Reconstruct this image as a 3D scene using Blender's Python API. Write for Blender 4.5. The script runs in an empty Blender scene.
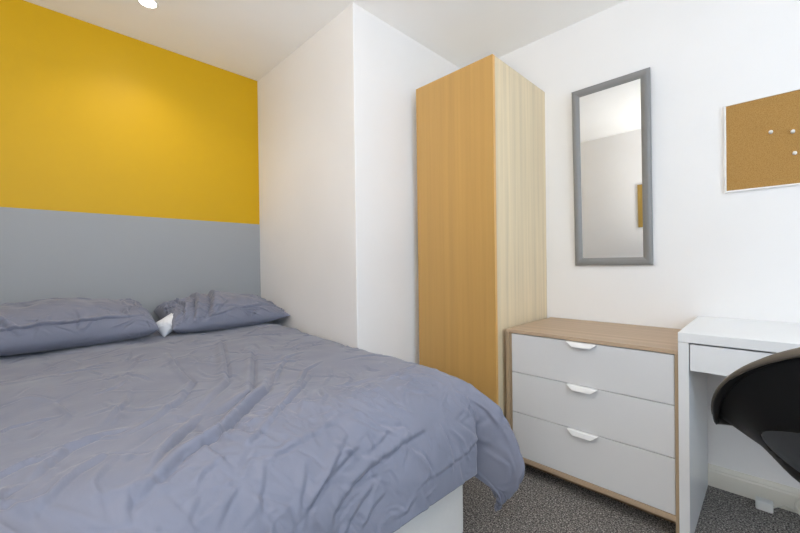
import bpy, bmesh, math, random
import numpy as np
from mathutils import Vector, Matrix, noise

sc = bpy.context.scene
col = sc.collection
random.seed(7)

# ------------------------------------------------------------------ camera
YAW, PITCH, ROLL, ZC, FPX = 0.7871, -0.0065, -0.0129, 1.0105, 371.41
F = Vector((-math.sin(YAW)*math.cos(PITCH), math.cos(YAW)*math.cos(PITCH), math.sin(PITCH)))
R0 = Vector((math.cos(YAW), math.sin(YAW), 0)); U0 = R0.cross(F)
R = R0*math.cos(ROLL) + U0*math.sin(ROLL); U = -R0*math.sin(ROLL) + U0*math.cos(ROLL)
cam = bpy.data.cameras.new('camera'); cam_ob = bpy.data.objects.new('camera', cam); col.objects.link(cam_ob)
cam_ob.matrix_world = Matrix(((R.x, U.x, -F.x, 0), (R.y, U.y, -F.y, 0), (R.z, U.z, -F.z, ZC), (0, 0, 0, 1)))
cam.sensor_width = 36; cam.lens = 36*FPX/800; cam.clip_start = .02
sc.camera = cam_ob

# ------------------------------------------------------------------ light
sc.view_settings.view_transform = 'Standard'; sc.view_settings.look = 'None'
sc.view_settings.gamma = 1; sc.view_settings.use_curve_mapping = False
sc.view_settings.exposure = 0.0
SKY, SPOT, FILL = 4.7, 10.0, 31.0
sc.cycles.max_bounces = 10; sc.cycles.diffuse_bounces = 7
w = bpy.data.worlds.new('daylight'); sc.world = w; w.use_nodes = True
w.node_tree.nodes['Background'].inputs[0].default_value = (.58, .78, 1.0, 1)
w.node_tree.nodes['Background'].inputs[1].default_value = SKY

# room dimensions (metres)
XW, XE, YN, YS, H = -2.597, 1.45, 2.160, -.75, 2.333
BX, BY = -1.486, 1.170            # boxed-out wall corner
WY0, WY1, WZ0, WZ1 = -.60, 1.45, .92, 2.16   # window in the east wall

po = bpy.data.lights.new('window_portal', 'AREA'); po.shape = 'RECTANGLE'
po.size = WZ1-WZ0; po.size_y = WY1-WY0; po.cycles.is_portal = True
pob = bpy.data.objects.new('window_portal', po); col.objects.link(pob)
pob.location = (XE+.13, (WY0+WY1)/2, (WZ0+WZ1)/2); pob.rotation_euler = (0, math.radians(90), 0)

# added fill lamp, unseen, aimed up so the ceiling spreads soft light
fl = bpy.data.lights.new('added_ceiling_fill', 'AREA'); fl.shape = 'DISK'; fl.size = .3; fl.energy = FILL; fl.color = (1, .975, .94)
flo = bpy.data.objects.new('added_ceiling_fill', fl); col.objects.link(flo); flo.location = (-.10, -.35, 1.0)
flo.rotation_euler = (0, math.radians(180), 0)

# ------------------------------------------------------------------ materials
def mat(name, color, rough=.6, spec=.5, metal=0., emis=None, es=0.):
    m = bpy.data.materials.new(name); m.use_nodes = True
    b = m.node_tree.nodes['Principled BSDF']
    b.inputs['Base Color'].default_value = (*color, 1)
    b.inputs['Roughness'].default_value = rough
    b.inputs['Specular IOR Level'].default_value = spec
    b.inputs['Metallic'].default_value = metal
    if emis: b.inputs['Emission Color'].default_value = (*emis, 1); b.inputs['Emission Strength'].default_value = es
    return m
def nd(m, t, **kw):
    n = m.node_tree.nodes.new(t)
    for k, v in kw.items(): setattr(n, k, v)
    return n
def ln(m, a, b): m.node_tree.links.new(a, b)
def coords(m, scale=(1, 1, 1), geo=False):
    if geo: src = nd(m, 'ShaderNodeNewGeometry').outputs['Position']
    else: src = nd(m, 'ShaderNodeTexCoord').outputs['Object']
    mp = nd(m, 'ShaderNodeMapping'); mp.inputs['Scale'].default_value = scale
    ln(m, src, mp.inputs['Vector']); return mp.outputs['Vector']
def bump(m, height, strength, dist):
    b = nd(m, 'ShaderNodeBump'); b.inputs['Strength'].default_value = strength; b.inputs['Distance'].default_value = dist
    ln(m, height, b.inputs['Height']); ln(m, b.outputs['Normal'], m.node_tree.nodes['Principled BSDF'].inputs['Normal']); return b
def vary(m, vec, scale, ramp, detail=3., rough=.5):
    n = nd(m, 'ShaderNodeTexNoise'); n.inputs['Scale'].default_value = scale; n.inputs['Detail'].default_value = detail
    n.inputs['Roughness'].default_value = rough; ln(m, vec, n.inputs['Vector'])
    r = nd(m, 'ShaderNodeValToRGB'); cr = r.color_ramp
    while len(cr.elements) < len(ramp): cr.elements.new(.5)
    for e, (p, c) in zip(cr.elements, ramp): e.position = p; e.color = (*c, 1)
    ln(m, n.outputs['Fac'], r.inputs['Fac']); return n, r
def tint(c, k): return tuple(min(1, x*k) for x in c)
BASE = 'Base Color'
def bsdf(m): return m.node_tree.nodes['Principled BSDF']

def plaster(name, c, rough=.75, spec=.3):
    m = mat(name, c, rough, spec); v = coords(m, geo=True)
    n, r = vary(m, v, 2.2, [(.3, tint(c, .985)), (.7, tint(c, 1.015))]); ln(m, r.outputs['Color'], bsdf(m).inputs[BASE])
    f = nd(m, 'ShaderNodeTexNoise'); f.inputs['Scale'].default_value = 90; f.inputs['Detail'].default_value = 3; ln(m, v, f.inputs['Vector'])
    bump(m, f.outputs['Fac'], .10, .002); return m
M = {}
M['white_paint'] = plaster('white_paint', (.87, .855, .845))
M['ceiling_paint'] = plaster('ceiling_paint', (.93, .925, .915))
M['skirting_paint'] = mat('skirting_gloss_paint', (.74, .71, .63), .35)
M['pvc'] = mat('white_window_plastic', (.82, .83, .84), .3)

# accent wall: mustard paint above a straight painted line, grey below
m = mat('two_tone_wall_paint', (.6, .4, .02), .5, .3)
g = nd(m, 'ShaderNodeNewGeometry'); sx = nd(m, 'ShaderNodeSeparateXYZ'); ln(m, g.outputs['Position'], sx.inputs[0])
gt = nd(m, 'ShaderNodeMath', operation='GREATER_THAN'); ln(m, sx.outputs['Z'], gt.inputs[0]); gt.inputs[1].default_value = 1.3075
mx = nd(m, 'ShaderNodeMix', data_type='RGBA'); ln(m, gt.outputs[0], mx.inputs['Factor'])
mx.inputs['A'].default_value = (.365, .378, .392, 1); mx.inputs['B'].default_value = (.65, .385, .004, 1)
ln(m, mx.outputs['Result'], bsdf(m).inputs[BASE])
f = nd(m, 'ShaderNodeTexNoise'); f.inputs['Scale'].default_value = 70; ln(m, g.outputs['Position'], f.inputs['Vector']); bump(m, f.outputs['Fac'], .10, .002)
M['accent'] = m

# carpet
m = mat('grey_flecked_carpet', (.15, .14, .13), .95, .1); v = coords(m, geo=True)
n, r = vary(m, v, 170, [(.34, (.025, .022, .020)), (.46, (.13, .12, .112)), (.55, (.28, .265, .248)), (.66, (.60, .57, .54))], 2.5, .75)
n2, r2 = vary(m, v, 60, [(.35, (.75, .75, .75)), (.65, (1.12, 1.1, 1.08))], 2)
mu = nd(m, 'ShaderNodeMix', data_type='RGBA', blend_type='MULTIPLY'); mu.inputs['Factor'].default_value = 1
ln(m, r.outputs['Color'], mu.inputs['A']); ln(m, r2.outputs['Color'], mu.inputs['B']); ln(m, mu.outputs['Result'], bsdf(m).inputs[BASE])
bump(m, n.outputs['Fac'], .9, .006); M['carpet'] = m

def wood(name, c, axis='Z', strip=.09, amp=.055, grain=.07, rough=.45):
    """veneer: soft strips side by side along the grain plus fine stretched grain"""
    m = mat(name, c, rough, .4)
    long, short = 1.2, 45.
    sc_ = {'Z': (short, short, long), 'X': (long, short, short)}[axis]
    v = coords(m, sc_)
    n, r = vary(m, v, 1.0, [(.25, tint(c, 1-grain)), (.5, c), (.8, tint(c, 1+grain*.7))], 5, .6)
    v2 = coords(m, (1, 1, 1)); s = nd(m, 'ShaderNodeSeparateXYZ'); ln(m, v2, s.inputs[0])
    a = nd(m, 'ShaderNodeMath', operation='ADD')
    if axis == 'Z': ln(m, s.outputs['X'], a.inputs[0]); ln(m, s.outputs['Y'], a.inputs[1])
    else: ln(m, s.outputs['Y'], a.inputs[0]); ln(m, s.outputs['Z'], a.inputs[1])
    d = nd(m, 'ShaderNodeMath', operation='DIVIDE'); ln(m, a.outputs[0], d.inputs[0]); d.inputs[1].default_value = strip
    w1 = nd(m, 'ShaderNodeTexNoise', noise_dimensions='1D'); w1.inputs['Scale'].default_value = 1.3; w1.inputs['Detail'].default_value = 2; ln(m, d.outputs[0], w1.inputs['W'])
    mr = nd(m, 'ShaderNodeMapRange'); ln(m, w1.outputs['Fac'], mr.inputs['Value'])
    mr.inputs['From Min'].default_value = .3; mr.inputs['From Max'].default_value = .7
    mr.inputs['To Min'].default_value = 1-amp; mr.inputs['To Max'].default_value = 1+amp
    cb = nd(m, 'ShaderNodeVectorMath', operation='SCALE'); ln(m, r.outputs['Color'], cb.inputs[0]); ln(m, mr.outputs[0], cb.inputs['Scale'])
    ln(m, cb.outputs[0], bsdf(m).inputs[BASE]); bump(m, n.outputs['Fac'], .06, .001)
    return m
M['birch'] = wood('honey_birch_veneer', (.555, .322, .098), rough=.38)
M['birch_edge'] = mat('honey_edge_band', (.74, .42, .13), .4)
M['pale_oak'] = wood('pale_oak_veneer', (.74, .605, .40), grain=.13, amp=.06)
M['oak_top'] = wood('stained_oak_top', (.47, .345, .235), axis='X', strip=.05, grain=.16, rough=.5)
M['oak_side'] = wood('stained_oak_side', (.43, .32, .205), strip=.05, grain=.16, rough=.5)
M['oak_dark'] = wood('brown_plinth_board', (.23, .15, .085), axis='X', strip=.05, grain=.2)
M['drawer'] = mat('matt_white_drawer_front', (.70, .70, .705), .45)
M['gap'] = mat('dark_joint', (.02, .02, .02), .8)
M['handle'] = mat('brushed_aluminium', (.95, .95, .95), .4, metal=.25)
M['desk'] = mat('white_desk_foil', (.80, .805, .81), .28)
M['desk_in'] = mat('white_desk_board', (.74, .74, .73), .4)
M['mirror_frame'] = mat('grey_mirror_frame', (.235, .232, .228), .35)
M['glass'] = mat('mirror_silvering', (.90, .91, .90), .0, metal=1.)
M['board_frame'] = mat('white_board_frame', (.84, .83, .81), .5)
m = mat('cork', (.40, .22, .07), .9, .1); v = coords(m)
n, r = vary(m, v, 420, [(.3, (.31, .165, .048)), (.5, (.42, .235, .072)), (.75, (.50, .30, .11))], 3); ln(m, r.outputs['Color'], bsdf(m).inputs[BASE]); bump(m, n.outputs['Fac'], .3, .001); M['cork'] = m
M['cork2'] = mat('mustard_felt', (.36, .23, .05), .9)
M['pin'] = mat('white_pin', (.80, .76, .70), .3)
M['black'] = mat('black_plastic', (.006, .006, .0065), .5, .2)
M['rim'] = mat('rim_reflection_taupe', (.125, .108, .088), .45, .4)  # black chair lip: warm reflected light is put into its base colour
M['seat'] = mat('dark_blue_black_vinyl', (.018, .023, .034), .5, .2)
M['chrome'] = mat('dull_metal', (.35, .35, .36), .3, metal=1.)
M['plug'] = mat('white_plug_plastic', (.68, .68, .66), .4)
M['cable'] = mat('cream_cable', (.66, .63, .55), .5)
def fabric(name, c, k=1400, b=.25, sheen=.25, rough=.8):
    m = mat(name, c, rough, .25); v = coords(m, geo=True)
    n, r = vary(m, v, 5, [(.3, tint(c, .96)), (.7, tint(c, 1.04))], 4); ln(m, r.outputs['Color'], bsdf(m).inputs[BASE])
    bsdf(m).inputs['Sheen Weight'].default_value = sheen; bsdf(m).inputs['Sheen Roughness'].default_value = .4
    f = nd(m, 'ShaderNodeTexNoise'); f.inputs['Scale'].default_value = k; ln(m, v, f.inputs['Vector'])
    f2 = nd(m, 'ShaderNodeTexNoise'); f2.inputs['Scale'].default_value = 38; f2.inputs['Detail'].default_value = 4; f2.inputs['Distortion'].default_value = 1.2; ln(m, v, f2.inputs['Vector'])
    b2 = bump(m, f2.outputs['Fac'], b, .006); return m
M['duvet'] = fabric('blue_grey_cotton', (.212, .222, .284), b=.12)
M['linen'] = fabric('white_cotton', (.80, .81, .84))
M['divan'] = fabric('white_divan_fabric', (.80, .775, .74), b=.35)

# ------------------------------------------------------------------ mesh helpers
def link(name, me, m=None, parent=None, smooth=False):
    o = bpy.data.objects.new(name, me); col.objects.link(o)
    if m: me.materials.append(M[m] if isinstance(m, str) else m)
    if parent: o.parent = parent
    if smooth:
        for p in me.polygons: p.use_smooth = True
    return o
def bm_obj(name, bm, m=None, parent=None, smooth=False):
    bmesh.ops.recalc_face_normals(bm, faces=bm.faces)
    me = bpy.data.meshes.new(name); bm.to_mesh(me); bm.free(); return link(name, me, m, parent, smooth)
def add_box(bm, x0, x1, y0, y1, z0, z1, bev=0., seg=2):
    r = bmesh.ops.create_cube(bm, size=1); vs = r['verts']
    for v in vs: v.co = Vector((x0+(v.co.x+.5)*(x1-x0), y0+(v.co.y+.5)*(y1-y0), z0+(v.co.z+.5)*(z1-z0)))
    if bev:
        es = list({e for v in vs for e in v.link_edges})
        bmesh.ops.bevel(bm, geom=es, offset=bev, segments=seg, affect='EDGES', profile=.5)
def box(name, m, parent, x0, x1, y0, y1, z0, z1, bev=0., seg=2, org=None):
    bm = bmesh.new(); o = org or Vector((0, 0, 0))
    add_box(bm, x0-o[0], x1-o[0], y0-o[1], y1-o[1], z0-o[2], z1-o[2], bev, seg)
    return bm_obj(name, bm, m, parent)
def tube(bm, pts, rad, seg=10, cap=True):
    pts = [Vector(p) for p in pts]; rings = []; n = len(pts)
    rad = rad if hasattr(rad, '__len__') else [rad]*n
    up = Vector((0, 0, 1))
    t0 = (pts[1]-pts[0]).normalized()
    a = t0.cross(up if abs(t0.z) < .9 else Vector((1, 0, 0))).normalized()
    for i, p in enumerate(pts):
        t = (pts[min(i+1, n-1)]-pts[max(i-1, 0)]).normalized()
        a = (a - t*a.dot(t)).normalized(); b = t.cross(a)
        rings.append([bm.verts.new(p+(a*math.cos(2*math.pi*k/seg)+b*math.sin(2*math.pi*k/seg))*rad[i]) for k in range(seg)])
    for i in range(n-1):
        for k in range(seg): bm.faces.new((rings[i][k], rings[i][(k+1) % seg], rings[i+1][(k+1) % seg], rings[i+1][k]))
    if cap: bm.faces.new(rings[0][::-1]); bm.faces.new(rings[-1])
def lathe(bm, prof, seg=24, c=(0, 0, 0)):
    rings = []
    for r, z in prof: rings.append([bm.verts.new((c[0]+r*math.cos(2*math.pi*k/seg), c[1]+r*math.sin(2*math.pi*k/seg), c[2]+z)) for k in range(seg)])
    for i in range(len(prof)-1):
        for k in range(seg): bm.faces.new((rings[i][k], rings[i][(k+1) % seg], rings[i+1][(k+1) % seg], rings[i+1][k]))
    if prof[0][0] > 1e-5: bm.faces.new(rings[0])
    if prof[-1][0] > 1e-5: bm.faces.new(rings[-1])
    bmesh.ops.remove_doubles(bm, verts=bm.verts, dist=1e-6)
def prism(bm, pts, z0, z1, axis='z'):
    """extrude a polygon; pts are 2-D"""
    def P(a, b, c): return {'z': (a, b, c), 'x': (c, a, b), 'y': (a, c, b)}[axis]
    lo = [bm.verts.new(P(a, b, z0)) for a, b in pts]; hi = [bm.verts.new(P(a, b, z1)) for a, b in pts]
    n = len(pts); bm.faces.new(lo[::-1]); bm.faces.new(hi)
    for i in range(n): bm.faces.new((lo[i], lo[(i+1) % n], hi[(i+1) % n], hi[i]))
def thing(name, label, cat, loc=(0, 0, 0), rz=0, group=None):
    o = bpy.data.objects.new(name, None); col.objects.link(o); o.location = loc; o.rotation_euler = (0, 0, rz)
    o.empty_display_size = .05
    o['label'] = label; o['category'] = cat
    if group: o['group'] = group
    return o
def tag(o, label, cat, group=None):
    o['label'] = label; o['category'] = cat
    if group: o['group'] = group
    return o
def struct(o, label=None, cat=None):
    o['kind'] = 'structure'
    if label: o['label'] = label
    if cat: o['category'] = cat
    return o

# ------------------------------------------------------------------ room shell
T = .12
struct(box('floor', 'carpet', None, XW-T, XE+T, YS-T, YN+T, -.08, 0), 'grey flecked carpet covering the bedroom floor', 'floor')
struct(box('ceiling', 'ceiling_paint', None, XW-T, XE+T, YS-T, YN+T, H, H+.1), 'plain white ceiling', 'ceiling')
struct(box('wall_west', 'accent', None, XW-T, XW, YS-T, YN+T, 0, H), 'accent wall painted mustard yellow above and grey below', 'wall')
struct(box('wall_north', 'white_paint', None, XW, XE, YN, YN+T, 0, H), 'white wall behind the mirror, chest and desk', 'wall')
struct(box('wall_south', 'white_paint', None, XW, XE, YS-T, YS, 0, H), 'white wall opposite the mirror', 'wall')
struct(box('wall_alcove', 'white_paint', None, XW, BX, BY, YN, 0, H, .004, 2), 'white boxed-out wall at the foot of the yellow wall, left of the wardrobe', 'wall')
bm = bmesh.new()
add_box(bm, XE, XE+T, YS-T, WY0, 0, H); add_box(bm, XE, XE+T, WY1, YN+T, 0, H)
add_box(bm, XE, XE+T, WY0, WY1, 0, WZ0); add_box(bm, XE, XE+T, WY0, WY1, WZ1, H)
struct(bm_obj('wall_east', bm, 'white_paint'), 'white wall with the window, out of view', 'wall')
# window: frame, mullion, sill, thin glass
win = thing('window_1', 'white framed window in the side wall', 'window', (XE+.05, (WY0+WY1)/2, WZ0)); win['kind'] = 'structure'
wo = win.location
bm = bmesh.new()
for a in ((WY0, WY0+.05, WZ0, WZ1), (WY1-.05, WY1, WZ0, WZ1), (WY0, WY1, WZ0, WZ0+.05), (WY0, WY1, WZ1-.05, WZ1), (.22, .28, WZ0, WZ1)):
    add_box(bm, -.03, .03, a[0]-wo.y, a[1]-wo.y, a[2]-wo.z, a[3]-wo.z, .004)
bm_obj('window_frame', bm, 'pvc', win)
box('window_sill', 'pvc', win, XE-.06, XE+T, WY0, WY1, WZ0-.03, WZ0, .006, org=wo)
gm = bpy.data.materials.new('window_glass'); gm.use_nodes = True; nt = gm.node_tree; nt.nodes.clear()
o_ = nt.nodes.new('ShaderNodeOutputMaterial'); mix = nt.nodes.new('ShaderNodeMixShader'); tr = nt.nodes.new('ShaderNodeBsdfTransparent'); gl = nt.nodes.new('ShaderNodeBsdfGlossy')
gl.inputs['Roughness'].default_value = .0; mix.inputs[0].default_value = .06
nt.links.new(tr.outputs[0], mix.inputs[1]); nt.links.new(gl.outputs[0], mix.inputs[2]); nt.links.new(mix.outputs[0], o_.inputs[0])
for y0, y1 in ((WY0+.05, .22), (.28, WY1-.05)): box('pane', gm, win, XE+.047, XE+.053, y0, y1, WZ0+.05, WZ1-.05, org=wo)

def skirting(name, axis, a0, a1, wall, sgn):
    prof = [(0, 0), (.016, 0), (.016, .066), (.0135, .072), (.0135, .078), (.009, .088), (.004, .093), (0, .093)]
    bm = bmesh.new()
    if axis == 'x': prism(bm, [(wall+sgn*p, z) for p, z in prof], a0, a1, 'x')
    else: prism(bm, [(wall+sgn*p, z) for p, z in prof], a0, a1, 'y')
    return struct(bm_obj(name, bm, 'skirting_paint'), name.split('_')[1]+' skirting board, cream white with a moulded top', 'skirting')
skirting('baseboard_north', 'x', -.939, XE, YN, -1)
skirting('baseboard_south', 'x', XW, XE, YS, 1)
skirting('baseboard_east', 'y', YS, YN, XE, -1)
skirting('baseboard_west', 'y', YS, BY, XW, 1)

# ------------------------------------------------------------------ ceiling downlights
def downlight(x, y, label):
    t = thing('ceiling_spotlight', label, 'ceiling light', (x, y, H))
    bm = bmesh.new(); lathe(bm, [(.036, -.001), (.038, -.004), (.045, -.003), (.046, 0), (.036, 0), (.036, -.001)], 28); bm_obj('trim_ring', bm, 'pvc', t, True)
    bm = bmesh.new(); lathe(bm, [(0, -.0035), (.028, -.003), (.035, -.0012), (.035, -.0005), (0, -.0005)], 24); bm_obj('lens', bm, mat('lit_lamp_lens', (1, 1, 1), .3, emis=(1, .95, .88), es=25), t)
    li = bpy.data.lights.new('spot_beam', 'SPOT'); li.energy = SPOT; li.color = (1, .91, .80); li.spot_size = math.radians(135); li.spot_blend = .8; li.shadow_soft_size = .035
    lo = bpy.data.objects.new('spot_beam', li); col.objects.link(lo); lo.parent = t; lo.location = (0, 0, -.02)
    return t
downlight(-2.195, .435, 'round recessed ceiling spotlight glowing near the yellow wall')
downlight(-.55, .41, 'added ceiling spotlight, out of view, above the foot of the bed')  # this and the next two are unseen lamps added for even brightness
downlight(.75, .9, 'added ceiling spotlight, out of view, above the desk side of the room')
downlight(.6, -.4, 'added ceiling spotlight, out of view, near the wall opposite the mirror')

# ------------------------------------------------------------------ wardrobe
X0, X1, Y0, Y1, Z1 = -1.439, -.941, 1.580, YN-.002, 2.010
t = thing('wardrobe', 'tall narrow wooden wardrobe with honey birch door and pale oak sides', 'wardrobe', ((X0+X1)/2, (Y0+Y1)/2, 0)); o = t.location
box('door', 'birch', t, X0+.001, X1, Y0, Y0+.019, .06, Z1, .0012, org=o)['label'] = 'honey coloured birch door with vertical grain'
box('edge_band', 'birch_edge', t, X1, X1+.0008, Y0+.001, Y0+.018, .061, Z1-.001, org=o)
box('side_panel', 'pale_oak', t, X1-.018, X1, Y0+.022, Y1, 0, Z1, .001, org=o)['label'] = 'pale oak side panel'
box('side_panel', 'pale_oak', t, X0, X0+.018, Y0+.022, Y1, 0, Z1, .001, org=o)
box('top_panel', 'pale_oak', t, X0+.018, X1-.018, Y0+.022, Y1, Z1-.018, Z1, org=o)
box('bottom_panel', 'pale_oak', t, X0+.018, X1-.018, Y0+.022, Y1, .06, .078, org=o)
box('back_panel', 'pale_oak', t, X0+.018, X1-.018, Y1-.006, Y1, .078, Z1-.018, org=o)
box('plinth', 'pale_oak', t, X0+.018, X1-.018, Y0+.04, Y0+.056, 0, .06, org=o)

# ------------------------------------------------------------------ chest of drawers
X0, X1, Y0, Y1, Z1 = -.920, -.2405, 1.636, YN-.018, .689
t = thing('chest_of_drawers', 'low oak framed chest with three white drawers between wardrobe and desk', 'chest of drawers', ((X0+X1)/2, (Y0+Y1)/2, 0)); o = t.location
box('top_panel', 'oak_top', t, X0, X1, Y0, YN-.003, Z1-.0155, Z1, .0012, org=o)
box('side_panel', 'oak_side', t, X0, X0+.019, Y0, Y1, 0, Z1-.0155, .001, org=o)
box('side_panel', 'oak_side', t, X1-.010, X1, Y0, Y1, 0, Z1-.0155, .001, org=o)
box('bottom_rail', 'oak_top', t, X0+.019, X1-.010, Y0, Y1, .068, .088, .001, org=o)
box('plinth', 'oak_dark', t, X0+.019, X1-.019, Y0+.105, Y0+.12, 0, .068, org=o)
box('back_panel', 'oak_side', t, X0+.019, X1-.019, Y1-.006, Y1, .088, Z1-.0155, org=o)
zs = [.0900, .2955, .4870, .6715]
xa, xb = X0+.019+.012, X1-.010-.0015
box('inner_strip', 'oak_side', t, X0+.019, X0+.0275, Y0+.009, Y0+.03, .088, Z1-.0155, org=o)
for i in range(3):
    za, zb = zs[i]+(.0015 if i else 0), zs[i+1]-.0015
    d = box('drawer', 'drawer', t, xa, xb, Y0+.003, Y0+.021, za, zb, .0012, org=o)
    # tray behind the front
    bm = bmesh.new(); zt = zb-.03
    for a in ((xa+.01, xa+.022, Y0+.021, Y1-.02, za+.01, zt), (xb-.022, xb-.01, Y0+.021, Y1-.02, za+.01, zt), (xa+.01, xb-.01, Y1-.02, Y1-.01, za+.01, zt), (xa+.01, xb-.01, Y0+.021, Y1-.01, za+.005, za+.01)):
        add_box(bm, a[0]-o.x, a[1]-o.x, a[2]-o.y, a[3]-o.y, a[4], a[5])
    bm_obj('drawer_tray', bm, 'desk_in', d)
    # folded metal tab handle hooked over the top edge: trapezoid lip sloping out and down
    hx = -.568-o.x; yf = Y0+.003-o.y; bm = bmesh.new(); th = .0018
    prof = [(.004, zb+.0008, .060), (-.010, zb+.0006, .060), (-.0140, zb-.001, .059), (-.019, zb-.018, .038), (-.0188, zb-.0205, .036)]
    up = [[bm.verts.new((hx+s*wd, yf+dy, z)) for s in (-1, 1)] for dy, z, wd in prof]
    dn = [[bm.verts.new((hx+s*wd, yf+dy+(th if k > 1 else 0), z-(th if k < 3 else 0))) for s in (-1, 1)] for k, (dy, z, wd) in enumerate(prof)]
    for a, b in zip(range(4), range(1, 5)):
        bm.faces.new((up[a][0], up[a][1], up[b][1], up[b][0])); bm.faces.new((dn[a][1], dn[a][0], dn[b][0], dn[b][1]))
        for s in (0, 1): bm.faces.new((up[a][s], up[b][s], dn[b][s], dn[a][s]))
    bm.faces.new((up[0][0], up[0][1], dn[0][1], dn[0][0])); bm.faces.new((up[4][0], up[4][1], dn[4][1], dn[4][0]))
    h_ = bm_obj('drawer_handle', bm, 'handle', d)

# ------------------------------------------------------------------ desk
X0, X1, Y0, Y1, Z1 = -.2395, 1.10, 1.630, YN-.018, .755
t = thing('desk', 'white desk with slim drawer standing beside the chest of drawers', 'desk', ((X0+X1)/2, (Y0+Y1)/2, 0)); o = t.location
box('desktop', 'desk', t, X0, X1, Y0, YN-.003, Z1-.0335, Z1, .0012, org=o)
box('side_panel', 'desk', t, X0, X0+.0305, Y0+.001, Y1, 0, Z1-.0345, .001, org=o)
box('side_panel', 'desk', t, X1-.0305, X1, Y0+.001, Y1, 0, Z1-.0345, .001, org=o)
d = box('drawer', 'desk', t, X0+.0335, X1-.0335, Y0+.003, Y0+.021, .624, Z1-.039, .001, org=o)
box('drawer_tray', 'desk_in', d, X0+.06, X1-.06, Y0+.021, Y0+.38, .634, Z1-.045, org=o)
box('back_rail', 'desk_in', t, X0+.0305, X1-.0305, Y1-.018, Y1, .60, Z1-.0335, org=o)

# ------------------------------------------------------------------ wall mirror (hung with its top leaning off the wall)
cx, hw, z0, z1 = -.5925, .182, .990, 1.940
t = thing('wall_mirror', 'tall rectangular wall mirror in a rounded grey frame', 'mirror', (cx, YN-.003, z0)); hm = z1-z0
TILT = math.radians(1.85); t.rotation_euler = (TILT, 0, 0)
fw = .040
prof = [(0, 0), (0, .010), (.004, .016), (.014, .020), (.026, .0185), (.034, .014), (.040, .010), (.040, 0)]   # (inward, out of the wall)
bm = bmesh.new(); rings = []
for k, (sxn, top) in enumerate(((-1, 0), (1, 0), (1, 1), (-1, 1))):
    rings.append([bm.verts.new((sxn*(hw-p), -q, (hm-p) if top else p)) for p, q in prof])
for k in range(4):
    a, b = rings[k], rings[(k+1) % 4]
    for i in range(len(prof)): j = (i+1) % len(prof); bm.faces.new((a[i], a[j], b[j], b[i]))
fr = bm_obj('frame', bm, 'mirror_frame', t)
box('glass', 'glass', t, -hw+.038, hw-.038, -.009, -.003, .038, hm-.038)['label'] = 'clear reflecting glass'
box('backing', 'gap', t, -hw+.01, hw-.01, -.003, 0, .01, hm-.01)

# ------------------------------------------------------------------ cork boards and pins
def pinboard(x0, x1, yw, z0, z1, sgn, label, cm, fm, fwid=.0065, name='pinboard'):
    t = thing(name, label, 'pinboard', ((x0+x1)/2, yw, z0)); W = (x1-x0)/2; Hh = z1-z0
    box('cork_panel', cm, t, -W+.004, W-.004, min(0, sgn*.010), max(0, sgn*.010), .004, Hh-.004)
    for nm, a in (('frame_rail', (-W, W, 0, fwid)), ('frame_rail', (-W, W, Hh-fwid*.5, Hh)), ('frame_stile', (-W, -W+fwid, fwid, Hh-fwid*.5)), ('frame_stile', (W-fwid, W, fwid, Hh-fwid*.5))):
        box(nm, fm, t, a[0], a[1], min(0, sgn*.012), max(0, sgn*.012), a[2], a[3], .0012)
    return t
pinboard(-.1465, .42, YN-.001, 1.303, 1.679, -1, 'rectangular cork pinboard in a thin white frame above the desk', 'cork', 'board_frame')
for i, (x, z, lb) in enumerate(((-.003, 1.528, 'white push pin in the cork board, leftmost of the three'), (.0585, 1.514, 'white push pin in the cork board, upper of the right-hand pair'), (.0635, 1.428, 'white push pin in the cork board, lowest of the three'))):
    bm = bmesh.new(); lathe(bm, [(0, 0), (.0045, 0), (.005, .0015), (.003, .004), (.0028, .009), (.0048, .012), (.0045, .0135), (0, .0138)], 14)
    bmesh.ops.rotate(bm, verts=bm.verts, matrix=Matrix.Rotation(math.radians(90), 3, 'X'))
    p = bm_obj('push_pin', bm, 'pin', None, True); p.location = (x, YN-.0112, z); p.scale = (1.35, 1.2, 1.35); tag(p, lb, 'push pin', 'pins on the cork board')
pinboard(-1.10, -.60, YS+.001, 1.215, 1.705, 1, 'mustard brown board on the opposite wall, seen only in the mirror', 'cork2', 'cork2')

# ------------------------------------------------------------------ bed: divan base and mattress
BXF, BY0, BY1 = -.800, -.235, 1.125
def rbox(name, m, x0, x1, y0, y1, z0, z1, r, parent=None, org=(0, 0, 0)):
    bm = bmesh.new(); pts = []
    for (cx_, cy_, a0) in ((x1-r, y1-r, 0), (x0+r, y1-r, 90), (x0+r, y0+r, 180), (x1-r, y0+r, 270)):
        for k in range(7): a = math.radians(a0+15*k); pts.append((cx_+r*math.cos(a)-org[0], cy_+r*math.sin(a)-org[1]))
    prism(bm, pts, z0, z1)
    o = bm_obj(name, bm, m, parent)
    return o
base = thing('bed_base', 'white fabric divan bed base under the mattress', 'bed base', ((XW+BXF)/2, .445, 0)); bo = base.location
rbox('divan_box', 'divan', XW+.02, BXF, BY0, BY1, .03, .315, .03, base, bo)
for x in (XW+.12, BXF-.12):
    for y in (BY0+.12, BY1-.12):
        bm = bmesh.new(); lathe(bm, [(0, 0), (.022, 0), (.025, .01), (.02, .03), (0, .03)], 16, (x-bo.x, y-bo.y, 0)); bm_obj('castor', bm, 'black', base)
mt = rbox('mattress', 'linen', XW+.02, BXF-.005, BY0, BY1, .316, .545, .05)
bv = mt.modifiers.new('soft_edge', 'BEVEL'); bv.width = .03; bv.segments = 4; bv.limit_method = 'ANGLE'
tag(mt, 'white mattress on the divan, hidden under the blue-grey duvet', 'mattress')

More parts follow.
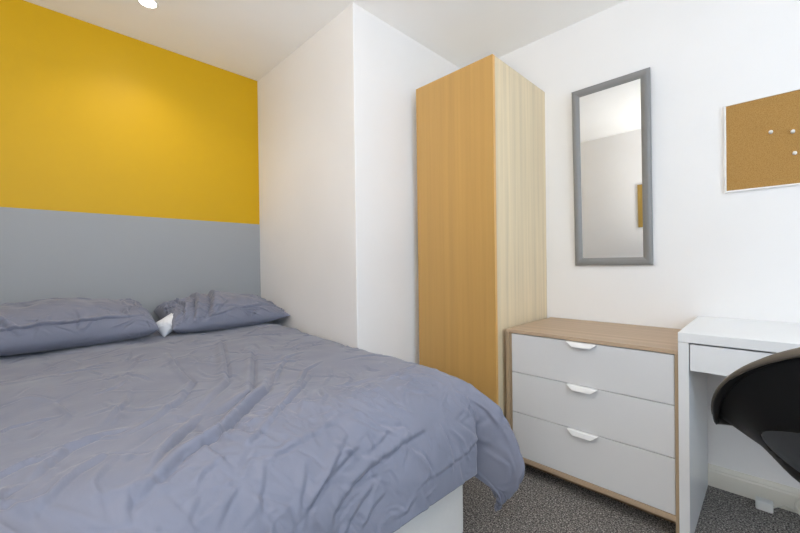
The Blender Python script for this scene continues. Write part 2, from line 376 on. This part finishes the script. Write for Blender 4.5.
# ------------------------------------------------------------------ cloth tools
def smooth(x): x = np.clip(x, 0, 1); return x*x*(3-2*x)
def vnoise(X, Y, s, seed):
    """smooth value noise on arrays"""
    rng = np.random.RandomState(seed); G = rng.rand(64, 64)*2-1
    x = X*s+100; y = Y*s+100; xi = np.floor(x).astype(int); yi = np.floor(y).astype(int); fx = smooth(x-xi); fy = smooth(y-yi)
    g = lambda a, b: G[a % 64, b % 64]
    return (g(xi, yi)*(1-fx)+g(xi+1, yi)*fx)*(1-fy)+(g(xi, yi+1)*(1-fx)+g(xi+1, yi+1)*fx)*fy
def crease(X, Y, pts, amp, wid, skew=.0):
    """a fold running along a polyline: a rounded ridge with a sharper valley on one side"""
    pts = np.array(pts, float); seg = np.hypot(*(pts[1:]-pts[:-1]).T); tot = seg.sum(); acc = 0
    best = np.full(X.shape, 1e9); sd = np.zeros_like(X); al = np.zeros_like(X)
    for (a, b, L) in zip(pts[:-1], pts[1:], seg):
        d = (b-a)/L; px, py = X-a[0], Y-a[1]; tt = np.clip(px*d[0]+py*d[1], 0, L)
        qx, qy = px-tt*d[0], py-tt*d[1]; D = np.hypot(qx, qy); s = np.sign(d[0]*qy-d[1]*qx)
        k = D < best; best = np.where(k, D, best); sd = np.where(k, D*s, sd); al = np.where(k, (acc+tt)/tot, al); acc += L
    fade = np.sin(np.pi*np.clip(al, .0, 1))**.6*np.exp(-(np.maximum(best-3*wid, 0)/wid)**2)
    u = sd/wid
    return amp*fade*(np.exp(-(u)**2) - 1.0*np.exp(-((u-1.05)/.42)**2))
def crumple(X, Y, n, seed, x0, x1, y0, y1, lmin, lmax, amin, amax, wmin, wmax, ang=None, spread=3.2):
    rng = np.random.RandomState(seed); Z = np.zeros_like(X)
    for i in range(n):
        cx_, cy_ = rng.uniform(x0, x1), rng.uniform(y0, y1); L = rng.uniform(lmin, lmax)
        a = rng.uniform(0, 2*np.pi) if ang is None else ang+rng.normal()*spread
        w_ = rng.uniform(wmin, wmax); am = rng.uniform(amin, amax)*rng.choice([-1, 1], p=[.35, .65])
        b = rng.normal()*.35
        p = [(cx_-L/2*np.cos(a), cy_-L/2*np.sin(a)), (cx_+b*L*.3*-np.sin(a), cy_+b*L*.3*np.cos(a)), (cx_+L/2*np.cos(a), cy_+L/2*np.sin(a))]
        m_ = (np.abs(X-cx_) < L/2+5*w_) & (np.abs(Y-cy_) < L/2+5*w_)
        if m_.any(): Z[m_] += crease(X[m_], Y[m_], p, am, w_)
    return Z
def grid_mesh(name, P, nx, ny, m, parent=None, closed=False):
    idx = np.arange(nx*ny).reshape(nx, ny)
    q = np.stack([idx[:-1, :-1], idx[1:, :-1], idx[1:, 1:], idx[:-1, 1:]], -1).reshape(-1, 4)
    me = bpy.data.meshes.new(name); me.from_pydata(P.reshape(-1, 3).tolist(), [], q.tolist()); me.update()
    return link(name, me, m, parent, True)
def normals(P):
    a = np.gradient(P, axis=0); b = np.gradient(P, axis=1); n = np.cross(a, b)
    return n/np.maximum(np.linalg.norm(n, axis=-1, keepdims=True), 1e-9)

# ------------------------------------------------------------------ duvet
FLAT0, FLAT1, FY0, FY1 = -2.50, -.505, -.55, 1.44      # the cover laid flat
def drape(d, r, flare):
    """distance past the start of the roll -> (outward, drop)"""
    L = r*np.pi/2; a = np.clip(d, 0, L)/r; out = r*np.sin(a); dr = r*(1-np.cos(a)); e = np.maximum(d-L, 0)
    return out+e*flare, dr+e*np.sqrt(1-flare*flare)
def duvet_base(X, Y):
    top = .612+.036*smooth((-1.35-X)/.9)
    top = top+.012*np.cos((Y-.45)*1.9)-.006
    rf, rs = .230, .085
    xe = BXF+.030-rf+.045; ye = 1.150-rs; yn = BY0-.02+rs
    a = X-xe; b = np.maximum(Y-ye, yn-Y); sg = np.where(Y > .45, 1., -1.); yb = np.where(Y > .45, ye, yn)
    ap, bp = np.maximum(a, 0), np.maximum(b, 0)
    rho = np.hypot(ap, bp); rho = np.where(rho > .45, .45+(rho-.45)*.45, rho); phi = np.arctan2(bp, ap+1e-9)          # 0 = foot, 90 deg = side
    cs, sn = np.cos(phi), np.sin(phi)
    r = rf*cs**2+rs*sn**2
    out, dr = drape(rho, r, .06*cs*cs)
    Z = top-dr; PX = np.where(a > 0, xe+out*cs, X); PY = np.where(b > 0, yb+sg*out*sn, Y)
    return PX, PY, Z, a, b, phi, rho
NX, NY = 430, 410
gx = np.linspace(FLAT0, FLAT1, NX); gy = np.linspace(FY0, FY1, NY); GX, GY = np.meshgrid(gx, gy, indexing='ij')
PX, PY, PZ, A, B, PHI, RHO = duvet_base(GX, GY)
# cone fold at the foot corner: cloth pinches in, then stands out as a ridge
cor = smooth((np.minimum(A, B)+.04)/.16)*(GY > .45)
ridge = np.exp(-(np.abs(PHI-.80)/.40)**2.4); pinch = np.exp(-((PHI-.27)/.14)**2)
prof_r = smooth((RHO-.03)/.36)*(1-.55*smooth((RHO-.37)/.18))
prof_p = smooth((RHO-.20)/.20)
fold = .215*ridge*prof_r-.070*pinch*prof_p
PX = PX+cor*fold*np.cos(PHI*.30); PY = PY+cor*fold*np.sin(PHI*.30)
PZ = PZ-.105*cor*np.exp(-(np.abs(PHI-.74)/.42)**2.2)*smooth((RHO-.22)/.26)+.02*cor*ridge*smooth(RHO/.3)
P = np.stack([PX, PY, PZ], -1); N = normals(P)
# hand placed folds, in flat-cover coordinates
FOLDS = [
    ( [(-2.021, 0.685), (-1.481, 0.517), (-1.311, 0.461), (-1.166, 0.355), (-1.099, 0.286)] , 0.008 , 0.016 ),
    ( [(-1.7, 0.716), (-1.305, 0.542), (-1.142, 0.467), (-1.087, 0.379), (-1.069, 0.342)] , 0.009 , 0.017 ),
    ( [(-1.293, 0.604), (-1.13, 0.511), (-1.057, 0.423), (-0.942, 0.305), (-0.911, 0.224), (-0.869, 0.18), (-0.845, 0.142), (-0.826, 0.105)] , 0.013 , 0.017 ),
    ( [(-1.857, 0.411), (-1.609, 0.386), (-1.39, 0.379), (-1.239, 0.305), (-1.142, 0.217), (-1.105, 0.149)] , 0.007 , 0.013 ),
    ( [(-1.093, 0.317), (-1.02, 0.255), (-0.942, 0.192), (-0.899, 0.167)] , 0.008 , 0.013 ),
    ( [(-1.136, 0.174), (-1.148, 0.117), (-1.099, 0.049), (-0.99, -0.014)] , 0.006 , 0.013 ),
    ( [(-1.02, 0.117), (-0.966, 0.055), (-0.875, -0.007)] , 0.005 , 0.012 ),
    ( [(-1.311, 0.847), (-1.239, 0.723), (-1.075, 0.592), (-0.996, 0.517)] , 0.005 , 0.009 ),
    ( [(-1.487, 0.785), (-1.36, 0.685), (-1.142, 0.542)] , 0.005 , 0.01 ),
    ( [(-1.208, 0.729), (-1.069, 0.604), (-0.996, 0.517), (-0.905, 0.411), (-0.857, 0.342)] , 0.006 , 0.01 ),
    ( [(-0.845, 0.604), (-0.826, 0.498), (-0.814, 0.411), (-0.796, 0.348)] , 0.006 , 0.011 ),
    ( [(-0.851, 0.305), (-0.832, 0.248), (-0.808, 0.224)] , 0.006 , 0.009 ),
    ( [(-1.487, 0.043), (-1.348, 0.068), (-1.269, 0.049)] , 0.005 , 0.009 ),
    ( [(-1.572, -0.026), (-1.542, 0.005), (-1.487, 0.043)] , 0.004 , 0.009 ),
    ( [(-1.469, 0.224), (-1.336, 0.192), (-1.196, 0.117)] , 0.004 , 0.01 ),
    ( [(-0.796, 0.592), (-0.741, 0.523), (-0.699, 0.461), (-0.657, 0.411)] , 0.009 , 0.012 ),
    ( [(-0.814, 0.373), (-0.766, 0.348), (-0.699, 0.317)] , 0.007 , 0.011 ),
    ( [(-0.766, 0.454), (-0.711, 0.423), (-0.669, 0.404)] , 0.007 , 0.011 ),
    ( [(-0.717, 0.754), (-0.699, 0.635), (-0.669, 0.535), (-0.638, 0.479)] , 0.011 , 0.016 ),
    ( [(-0.723, 0.86), (-0.717, 0.748), (-0.693, 0.679)] , 0.01 , 0.014 ),
    ( [(-0.717, 0.916), (-0.638, 0.935), (-0.578, 0.941)] , 0.009 , 0.013 ),
    ( [(-0.651, 1.234), (-0.596, 1.022), (-0.59, 0.866), (-0.596, 0.76)] , 0.005 , 0.012 ),
    ( [(-0.699, 1.29), (-0.626, 1.29), (-0.59, 1.34)] , 0.012 , 0.013 ),
    ( [(-0.76, 0.617), (-0.717, 0.498), (-0.681, 0.423)] , 0.009 , 0.012 ),
    ( [(-0.669, 0.797), (-0.614, 0.822), (-0.572, 0.81)] , 0.008 , 0.011 ),
    ( [(-0.76, 0.729), (-0.741, 0.679), (-0.729, 0.635)] , 0.006 , 0.009 ),
    ( [(-0.784, 0.305), (-0.748, 0.267), (-0.717, 0.242)] , 0.006 , 0.01 ),
    ( [(-0.796, 0.23), (-0.76, 0.205), (-0.735, 0.199)] , 0.005 , 0.01 ),
]
hgt = .010*vnoise(GX, GY, 3.1, 1)+.006*vnoise(GX, GY, 7, 2)+.0022*vnoise(GX, GY, 17, 3)
for pts, am, wd in FOLDS: hgt += crease(GX, GY, pts, am*(1.5 if pts[0][0] < -.95 else .8), wd)
hgt -= .022*np.exp(-((GX+.66)**2+(GY-.62)**2)/.010)
hgt += crumple(GX, GY, 420, 11, FLAT0, -.9, FY0, FY1, .04, .20, .0015, .0052, .006, .012, ang=-.65, spread=.9)
hgt += crumple(GX, GY, 190, 12, -1.0, FLAT1, FY0, FY1, .05, .20, .0015, .0058, .007, .018, ang=.35, spread=.6)
hgt += crumple(GX, GY, 260, 13, -.98, FLAT1, .2, FY1, .03, .12, .0012, .0035, .0045, .010)
P = P+N*hgt[..., None]
duvet = grid_mesh('duvet', P, NX, NY, 'duvet')
tag(duvet, 'rumpled blue-grey cotton duvet draped over the bed', 'duvet')
so = duvet.modifiers.new('thickness', 'SOLIDIFY'); so.thickness = .018; so.offset = -1

# ------------------------------------------------------------------ pillows
def pillow_mesh(W, D, Tk, seed, nx=230, ny=160, pl=.55, pr=.55):
    """rectangular stuffed pillow: W along y, D along x, thickness Tk; returns top and bottom sheets"""
    u = np.linspace(-1, 1, nx); v = np.linspace(-1, 1, ny); Us, Vs = np.meshgrid(u, v, indexing='ij')
    Uu = .4*Us+.6*np.sin(Us*np.pi/2); V = .25*Vs+.75*np.sin(Vs*np.pi/2)
    e = np.clip((1-np.abs(Uu)**2.6), 0, 1)**np.where(Uu < 0, pl, pr)*np.clip((1-np.abs(V)**2.4), 0, 1)**.5
    # edges bow inwards between the corners
    yy = Uu*W/2*(1-.045*(1-V**2)); xx = V*D/2*(1-.07*(1-Uu**2))
    return Uu, V, xx, yy, e, Us*W/2*1.12, Vs*D/2*1.35

def make_pillow(label, cy, W, D, Tk, tilt, seed, zbase, cxp, extra=None, yaw=0., pl=.55, pr=.55):
    t = thing('pillow', label, 'pillow', (cxp, cy, zbase), yaw, 'pillows against the grey wall')
    Uu, V, xx, yy, e, su, sv = pillow_mesh(W, D, Tk, seed, pl=pl, pr=pr)
    def folds(sd_, n):
        cr = crumple(su, sv, n, sd_, su.min(), su.max(), sv.min(), sv.max(), .04, .17, .0015, .0065, .005, .013)
        rng = np.random.RandomState(sd_+5)      # gathers running in from the short ends
        for s in (-1, 1):
            for q in range(9):
                y0 = s*su.max()*.97; x0 = rng.uniform(-.8, .8)*sv.max(); L = rng.uniform(.07, .18)
                cr += crease(su, sv, [(y0, x0), (y0-s*L*.5, x0*.9+rng.normal()*.01), (y0-s*L, x0*.75+rng.normal()*.02)], rng.uniform(.003, .009), rng.uniform(.006, .012))
        return cr
    lump = .010*vnoise(yy, xx, 8, seed)+.006*vnoise(yy, xx, 18, seed+1)
    env = np.clip(e*1.8, 0, 1); env2 = np.clip((1-np.maximum(np.abs(Uu), np.abs(V)))*30, 0, 1)
    top = Tk*.66*e+lump*env; bot = -Tk*.34*np.clip(e*1.3, 0, 1)
    ct_ = folds(seed, 130)
    if extra: ct_ = ct_+extra(su, sv)
    def disp(z, c, sg):
        Q = np.stack([xx, yy, z], -1); n_ = normals(Q); n_ *= np.where(n_[..., 2:3]*sg < 0, -1, 1)
        return Q+n_*(c*env2)[..., None]
    Qt, Qb = disp(top, ct_, 1), disp(bot, folds(seed+50, 60)*.5, -1)
    ct, st = math.cos(tilt), math.sin(tilt)
    def place(Q):
        return np.stack([Q[..., 0]*ct+Q[..., 2]*st, Q[..., 1], -Q[..., 0]*st+Q[..., 2]*ct+Tk*.34], -1)
    Pt, Pb = place(Qt), place(Qb); nx, ny = Uu.shape
    idx = np.arange(nx*ny).reshape(nx, ny)
    q = np.stack([idx[:-1, :-1], idx[1:, :-1], idx[1:, 1:], idx[:-1, 1:]], -1).reshape(-1, 4)
    me = bpy.data.meshes.new('pillowcase')
    vs = np.concatenate([Pt.reshape(-1, 3), Pb.reshape(-1, 3)]); fs = np.concatenate([q, q[:, ::-1]+nx*ny])
    me.from_pydata(vs.tolist(), [], fs.tolist()); bm = bmesh.new(); bm.from_mesh(me); bmesh.ops.remove_doubles(bm, verts=bm.verts, dist=2e-4)
    bmesh.ops.recalc_face_normals(bm, faces=bm.faces); bm.to_mesh(me); bm.free()
    link('pillowcase', me, 'duvet', t, True)
    return t
make_pillow('plump blue-grey pillow against the grey wall, left of the crumpled one', .092, .72, .42, .19, math.radians(8), 21, .668, -2.365, lambda y, x: crease(y, x, [(-.38, .19), (-.1, .215), (.15, .20), (.36, .15)], .010, .010)+crease(y, x, [(-.20, .02), (-.17, .12), (-.10, .26)], .012, .014)+crease(y, x, [(.05, .12), (.06, .2), (.05, .26)], .008, .011), pr=.30)
def waist(y, x): return crease(y, x, [(-.02, .20), (.12, .17), (.33, .09)], .010, .010)+ crease(y, x, [(-.02, -.2), (-.05, 0), (-.12, .27)], .026, .026)+crease(y, x, [(-.13, -.2), (-.14, 0), (-.20, .27)], .018, .018)+crease(y, x, [(-.24, -.1), (-.22, .08), (-.27, .25)], .016, .016)
p2 = make_pillow('crumpled blue-grey pillow beside the white boxed wall, white inner showing', .838, .655, .42, .175, math.radians(8), 33, .664, -2.36, waist, pl=.33, pr=.7)
Uu, V, xx, yy, e, _a, _b = pillow_mesh(.13, .14, .07, 5, 30, 30)
z = .04*e+crumple(yy, xx, 12, 8, -.05, .05, -.06, .06, .03, .06, .003, .006, .004, .008)
zz = np.concatenate([np.stack([xx, yy, z], -1).reshape(-1, 3)])
inner = grid_mesh('pillow_inner', np.stack([xx*.5+z, yy, -xx*.5+z*.6], -1), 30, 30, 'linen', p2)
inner['label'] = 'white inner pillow poking out of the open pillowcase end'
inner.location = (.10, -.318, .045); inner.rotation_euler = (.5, 0, .15)

# ------------------------------------------------------------------ chair
CX, CY = .215, 1.25
t = thing('desk_chair', 'black moulded tub chair in front of the desk, reflected light painted on its rim', 'chair', (CX, CY, 0))
def shell_pt(th, v):
    """th: 0 at the back (towards the room), +-pi at the front; v: 0 centre of the bottom, 1 rim"""
    c, s = math.cos(th), math.sin(th)
    zr = .617+.262*c if c > 0 else .617+.050*c
    rx, ry = .318, (.245 if c > 0 else .20)
    # profile from bottom centre to rim
    a = min(v/.38, 1); b = max((v-.38)/.62, 0)
    rb = .56+.12*max(c, 0)
    r = rb*a**.9 if b <= 0 else rb+(1-rb)*(b**(1.0+.0*c) if c <= 0 else b**(1.0-.35*c))
    zb = .515+.014*a**2
    z = zb+(zr-zb)*(b**(1.05+.25*max(c, 0)))
    return Vector((s*rx*r, -c*ry*r+.0, z))
NT, NV = 96, 30
bm = bmesh.new(); rows = []
for i in range(NV+1):
    v = .04+.96*i/NV
    rows.append([bm.verts.new(shell_pt(2*math.pi*k/NT, v)) for k in range(NT)])
for i in range(NV):
    for k_ in range(NT): bm.faces.new((rows[i][k_], rows[i][(k_+1) % NT], rows[i+1][(k_+1) % NT], rows[i+1][k_]))
bm.faces.new(rows[0][::-1])
shell = bm_obj('shell', bm, 'black', t, True)
sm = shell.modifiers.new('s', 'SOLIDIFY'); sm.thickness = .009; sm.offset = 0
# oval opening low in the back
bmc = bmesh.new(); ov = []
for k_ in range(48): a = 2*math.pi*k_/48; ov.append((.235*math.cos(a), .617+.072*math.sin(a)))
prism(bmc, ov, -.40, -.06, 'y')
cut = bm_obj('cutter', bmc)
cut.location = (CX, CY, 0)
bo_ = shell.modifiers.new('b', 'BOOLEAN'); bo_.object = cut; bo_.operation = 'DIFFERENCE'; bo_.solver = 'EXACT'
bpy.context.view_layer.update(); dg = bpy.context.evaluated_depsgraph_get()
me = bpy.data.meshes.new_from_object(shell.evaluated_get(dg)); shell.modifiers.clear(); shell.data = me
bpy.data.objects.remove(cut)
# rolled rim: flat lip following the edge
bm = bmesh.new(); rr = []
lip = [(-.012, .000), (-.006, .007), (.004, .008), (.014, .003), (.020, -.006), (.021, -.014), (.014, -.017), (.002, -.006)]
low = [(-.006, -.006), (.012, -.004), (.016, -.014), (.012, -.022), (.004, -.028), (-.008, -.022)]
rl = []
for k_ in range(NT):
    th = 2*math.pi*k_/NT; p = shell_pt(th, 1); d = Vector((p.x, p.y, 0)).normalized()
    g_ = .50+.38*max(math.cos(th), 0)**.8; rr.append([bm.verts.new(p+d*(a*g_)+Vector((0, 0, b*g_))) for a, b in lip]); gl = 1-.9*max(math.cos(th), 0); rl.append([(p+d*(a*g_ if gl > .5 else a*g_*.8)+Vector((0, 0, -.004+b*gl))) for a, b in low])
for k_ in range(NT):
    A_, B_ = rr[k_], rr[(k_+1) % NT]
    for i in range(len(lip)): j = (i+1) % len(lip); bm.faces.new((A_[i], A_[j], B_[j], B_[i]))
bm_obj('rim', bm, 'rim', t, True)['label'] = 'rolled edge of the black shell, reflected light painted in taupe'
bm = bmesh.new(); rl = [[bm.verts.new(c) for c in r_] for r_ in rl]
for k_ in range(NT):
    A_, B_ = rl[k_], rl[(k_+1) % NT]
    for i in range(len(low)): j = (i+1) % len(low); bm.faces.new((A_[i], A_[j], B_[j], B_[i]))
bm_obj('edge_roll', bm, 'black', t, True)
bm = bmesh.new(); prof = [(0, .522), (.13, .524), (.155, .528), (.162, .534), (.158, .544), (.13, .550), (0, .552)]
lathe(bm, prof, 40); 
for v in bm.verts: v.co.y = v.co.y*.85
bm_obj('seat_pad', bm, 'seat', t, True)['label'] = 'shiny dark seat pad'
bm = bmesh.new(); lathe(bm, [(0, .07), (.03, .07), (.03, .25), (.018, .26), (.018, .478), (.08, .484), (.08, .495), (0, .495)], 24); bm_obj('pedestal', bm, 'chrome', t, True)
for q in range(5):
    a = math.radians(105+72*q); dx, dy = math.cos(a), math.sin(a)
    bm = bmesh.new(); tube(bm, [(dx*.02, dy*.02, .10), (dx*.15, dy*.15, .085), (dx*.27, dy*.27, .065)], [.02, .016, .012], 10); lg = bm_obj('leg', bm, 'black', t, True)
    bm = bmesh.new(); 
    for s in (-1, 1):
        c_ = Vector((dx*.27-dy*.012*s, dy*.27+dx*.012*s, .026)); ax = Vector((-dy, dx, 0))
        tube(bm, [c_-ax*.008, c_-ax*.006, c_+ax*.006, c_+ax*.008], [.020, .025, .025, .020], 16)
    tube(bm, [(dx*.27, dy*.27, .03), (dx*.27, dy*.27, .066)], .006, 8)
    bm_obj('castor', bm, 'black', lg, True)

# ------------------------------------------------------------------ plug block and cable on the carpet
t = thing('extension_lead', 'small white plug block with a cream cable lying by the skirting under the desk', 'cable', (-.028, 2.085, 0))
box('plug_block', 'plug', t, -.026, .026, -.020, .020, .002, .040, .006, 3)
bm = bmesh.new(); pts = []
for k_ in range(60):
    s = k_/59
    if s < .4: q = s/.4; pts.append((.026+q*.060, .01+.02*math.sin(q*2.4), .016+.012*math.sin(q*3.0)))
    else:
        q = (s-.4)/.6; a = math.pi+q*2*math.pi*1.15
        pts.append((.086+.045+.045*math.cos(a), .03-.02*q, .052+.045*math.sin(a)+.0*q))
tube(bm, pts, .0033, 8); bm_obj('cable', bm, 'cable', t, True)['label'] = 'cream cable ending in a loop'
